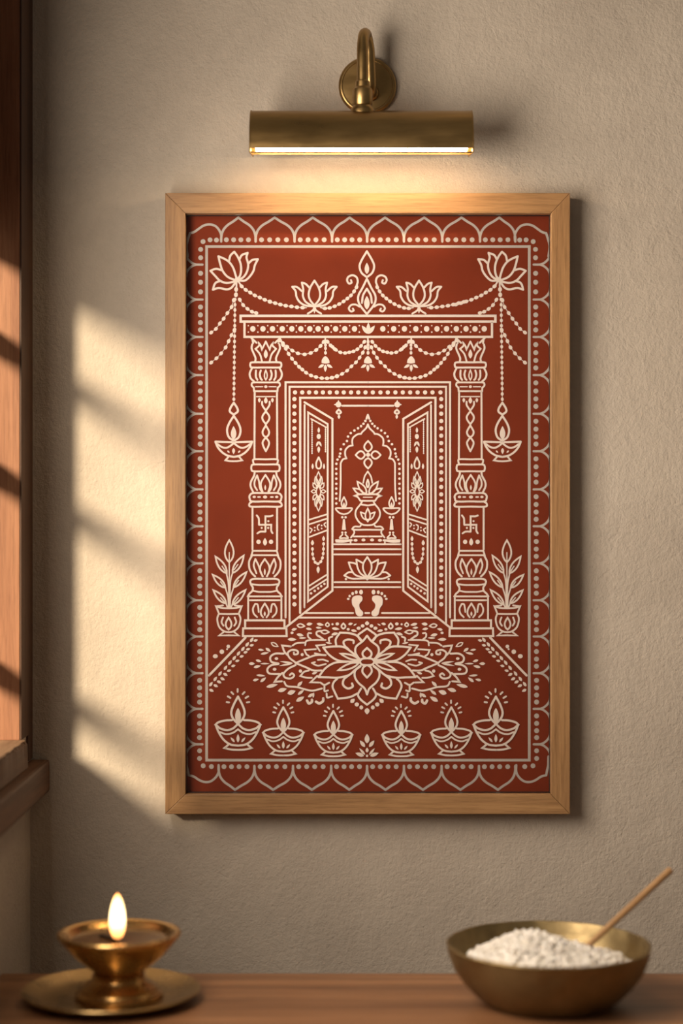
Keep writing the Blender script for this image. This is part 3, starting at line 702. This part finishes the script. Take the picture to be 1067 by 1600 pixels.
def endcap(x0, x1):
    bm = bmesh.new(); c = Vector((0, -99, 560)); q = [c + (p - c) * 1.018 for p in pc]; q[0].z = 533; q[-1].z = 545
    A_ = [bm.verts.new(Vector((x0, p.y, p.z)) * U) for p in q]; B_ = [bm.verts.new(Vector((x1, p.y, p.z)) * U) for p in q]
    bm.faces.new(A_); bm.faces.new(B_[::-1]); k = len(q)
    for i in range(k): bm.faces.new((A_[i], A_[(i + 1) % k], B_[(i + 1) % k], B_[i]))
    bmesh.ops.recalc_face_normals(bm, faces=bm.faces)
    bmesh.ops.bevel(bm, geom=[e_ for e_ in bm.edges], offset=0.45 * U, segments=1, affect='EDGES')
    me = bpy.data.meshes.new('end_cap'); bm.to_mesh(me); bm.free(); return me
lp('end_cap', endcap(SX0, SX0 + 2.2), M['brass_dark'], None, False); lp('end_cap', endcap(SX1 - 2.2, SX1), M['brass_dark'], None, False)
lp('diffuser', box_mesh('diffuser', SX0 + 9, SX1 - 9, -144, -108, 540, 544, 0.5), M['led'], None, False)
lp('bottom_rim', tube_mesh('bottom_rim', [Vector((SX0 + 2, -146.3, 533.7)), Vector((SX1 - 2, -146.3, 533.7))], 1.35, 10), M['brass'])

# ------------------------------------------------------------------ table
tab = thing('wooden_table', 'long brown wooden table running along below the picture', 'table', (60, -620, FZ))
def tpart(name, x0, x1, y0, y1, z0, z1, m, bev=2.5): return box(name, x0 - 60, x1 - 60, y0 + 620, y1 + 620, z0 - FZ, z1 - FZ, m, tab, bev)
tpart('table_top', WX + 1, 760, -1000, -252, TZ - 34, TZ, M['table_wood'], 2.0)
for x in (-440, 690):
    for y in (-950, -300): tpart('leg', x - 28, x + 28, y - 28, y + 28, FZ, TZ - 34, M['table_wood'])
for y in (-950, -300): tpart('apron', -412, 662, y - 12, y + 12, TZ - 120, TZ - 34, M['table_wood'])

# ------------------------------------------------------------------ brass oil lamp and its saucer
kk = 0.862
DX, DY = (186 - 533.5) * kk, -400.0
sx = (173.5 - 533.5) * kk
saucer = link('brass_saucer', lathe_mesh('brass_saucer', [(0, 2.2), (62, 2.2), (66, 0.4), (74, 0.4), (92, 3.5), (110, 9), (118.5, 13.5), (120, 15.5), (118.5, 16.8), (115, 15.8), (100, 10.6), (84, 7.2), (70, 6.0), (0, 6.0)], 128), M['saucer_brass'], None, (sx, DY, TZ), True)
saucer['label'] = 'round brass saucer under the burning oil lamp'; saucer['category'] = 'saucer'
diya = thing('oil_lamp', 'footed brass oil lamp with a burning flame standing on the saucer', 'oil lamp', (DX, DY, TZ + 6.0))
H = 85.0
cup = [(0, 30), (30, 30), (33.5, 33), (36, 37), (46, 44), (60, 56), (72, 69), (80, 78.5), (83, 82), (83.5, 85), (81.5, 86.8), (76, 87), (72, 84.5), (66, 80.5), (60, 75.5), (0, 70)]
link('bowl', lathe_mesh('bowl', cup, 128), M['brass'], diya, (0, 0, 0), True)
foot = [(0, 0.1), (58, 0.1), (59.5, 2), (59, 5), (54, 8), (52.5, 10), (53, 12), (46, 17), (38, 22), (35.5, 26), (36.8, 28), (34, 31), (0, 31)]
link('foot', lathe_mesh('foot', foot, 128), M['brass'], diya, (0, 0, 0), True)
link('oil', lathe_mesh('oil', [(0, 78.2), (63.5, 78.2), (63, 77), (0, 77)], 96), M['oil'], diya, (0, 0, 0), True)
WYO = -22.0                       # the wick stands a little towards the front of the cup
link('wick', tube_mesh('wick', catmull([Vector((-26, WYO + 30, 79.2)), Vector((-8, WYO + 10, 80.2)), Vector((0, WYO + 1, 83)), Vector((0.5, WYO, 88))], 6), 2.6, 12), M['black'], diya, (0, 0, 0), True)
fl = [(0, -1)] + [(10.6 * (math.sin(PI * (t * 0.94 + .04) ** 0.80) ** 0.62) , 60 * t) for t in [i / 26 for i in range(1, 26)]] + [(0, 61)]
flame = link('flame', lathe_mesh('flame', fl, 32), M['flame'], diya, (0.5, WYO, 82), True)

# ------------------------------------------------------------------ bowl of rice and stirring stick
BX, BY = (857 - 533.5) * 0.858, -412.0
rb = [(0, 2.5), (74, 2.5), (77, 0.2), (81, 0.2), (84, 3), (99, 13), (114, 28), (126, 46), (133, 64), (136.3, 76), (137, 79), (135.6, 80.5), (133.4, 80.5), (131, 77), (128, 66), (121, 48), (109, 31), (95, 18), (78, 9), (0, 6)]
bowl = link('bronze_bowl', lathe_mesh('bronze_bowl', rb, 160, lambda a, z: 0.0035 * math.sin(9 * a + z * .08) + 0.003 * math.sin(23 * a - z * .21)), M['bronze'], None, (BX, BY, TZ), True)
bowl['label'] = 'dull bronze bowl holding white rice, at the right of the table'; bowl['category'] = 'bowl'
def mound(x, y):
    r_ = math.hypot(x, y)
    h = 56 + 34 * math.exp(-(((x + 24) / 62) ** 2 + ((y - 2) / 66) ** 2)) + 6 * math.exp(-(((x - 48) / 26) ** 2 + (y / 40) ** 2))
    return h - 7 * max(0, (r_ - 70) / 50)
def rice():
    bm = bmesh.new(); rings = []; seg = 72; R = 118.0
    for k in range(0, 31):
        rr = R * k / 30
        if k == 0: rings.append([bm.verts.new(Vector((0, 0, mound(0, 0))) * U)]); continue
        rings.append([bm.verts.new(Vector((rr * math.cos(2 * PI * i / seg), rr * math.sin(2 * PI * i / seg), mound(rr * math.cos(2 * PI * i / seg), rr * math.sin(2 * PI * i / seg)) + random.uniform(-3, 3))) * U) for i in range(seg)])
    low = [bm.verts.new(Vector((98 * math.cos(2 * PI * i / seg), 98 * math.sin(2 * PI * i / seg), 28)) * U) for i in range(seg)]
    rings.append(low)
    for A_, B_ in zip(rings, rings[1:]):
        for i in range(seg):
            j = (i + 1) % seg
            if len(A_) == 1: bm.faces.new((A_[0], B_[i], B_[j]))
            else: bm.faces.new((A_[i], B_[i], B_[j], A_[j]))
    bm.faces.new(low)
    # grains lying on the heap
    for _ in range(1500):
        rr = 112 * math.sqrt(random.random()); a = random.uniform(0, 2 * PI); x, y = rr * math.cos(a), rr * math.sin(a)
        c = Vector((x, y, mound(x, y) + random.uniform(0.5, 4.5)))
        d = Vector((random.uniform(-1, 1), random.uniform(-1, 1), random.uniform(-.5, .7))).normalized(); s_ = d.orthogonal().normalized(); t_ = d.cross(s_)
        L_, w_ = random.uniform(4.2, 6.2), random.uniform(2.2, 3.1)
        tips = [bm.verts.new((c - d * L_) * U), bm.verts.new((c + d * L_) * U)]
        r1 = [bm.verts.new((c - d * L_ * .45 + (s_ * math.cos(k * PI / 2.5) + t_ * math.sin(k * PI / 2.5)) * w_) * U) for k in range(5)]
        r2 = [bm.verts.new((c + d * L_ * .45 + (s_ * math.cos(k * PI / 2.5) + t_ * math.sin(k * PI / 2.5)) * w_) * U) for k in range(5)]
        for k in range(5):
            j = (k + 1) % 5; bm.faces.new((tips[0], r1[j], r1[k])); bm.faces.new((r1[k], r1[j], r2[j], r2[k])); bm.faces.new((tips[1], r2[k], r2[j]))
    bmesh.ops.recalc_face_normals(bm, faces=bm.faces)
    me = bpy.data.meshes.new('rice'); bm.to_mesh(me); bm.free(); return me
ri = link('rice', rice(), M['rice'], None, (BX, BY, TZ)); ri['kind'] = 'stuff'; ri['label'] = 'heap of white rice filling the bronze bowl'; ri['category'] = 'rice'
p_tip = at(1048, 1359, -345); p_in = at(912, 1484, -405)
dirn = (p_in - p_tip).normalized(); p_low = p_in + dirn * 26
L_ = (p_low - p_tip).length
st = link('wooden_stick', tube_mesh('wooden_stick', [Vector((0, 0, 0)), Vector((0, 0, 0.8)), Vector((0, 0, L_ * .5)), Vector((0, 0, L_ - .8)), Vector((0, 0, L_))], [3.0, 4.2, 4.5, 5.0, 4.0], 16), M['stick'], None, tuple(p_low), True)
st.rotation_euler = (-dirn).to_track_quat('Z', 'Y').to_euler()
st['label'] = 'thin round wooden stick leaning out of the rice in the bowl'; st['category'] = 'stick'
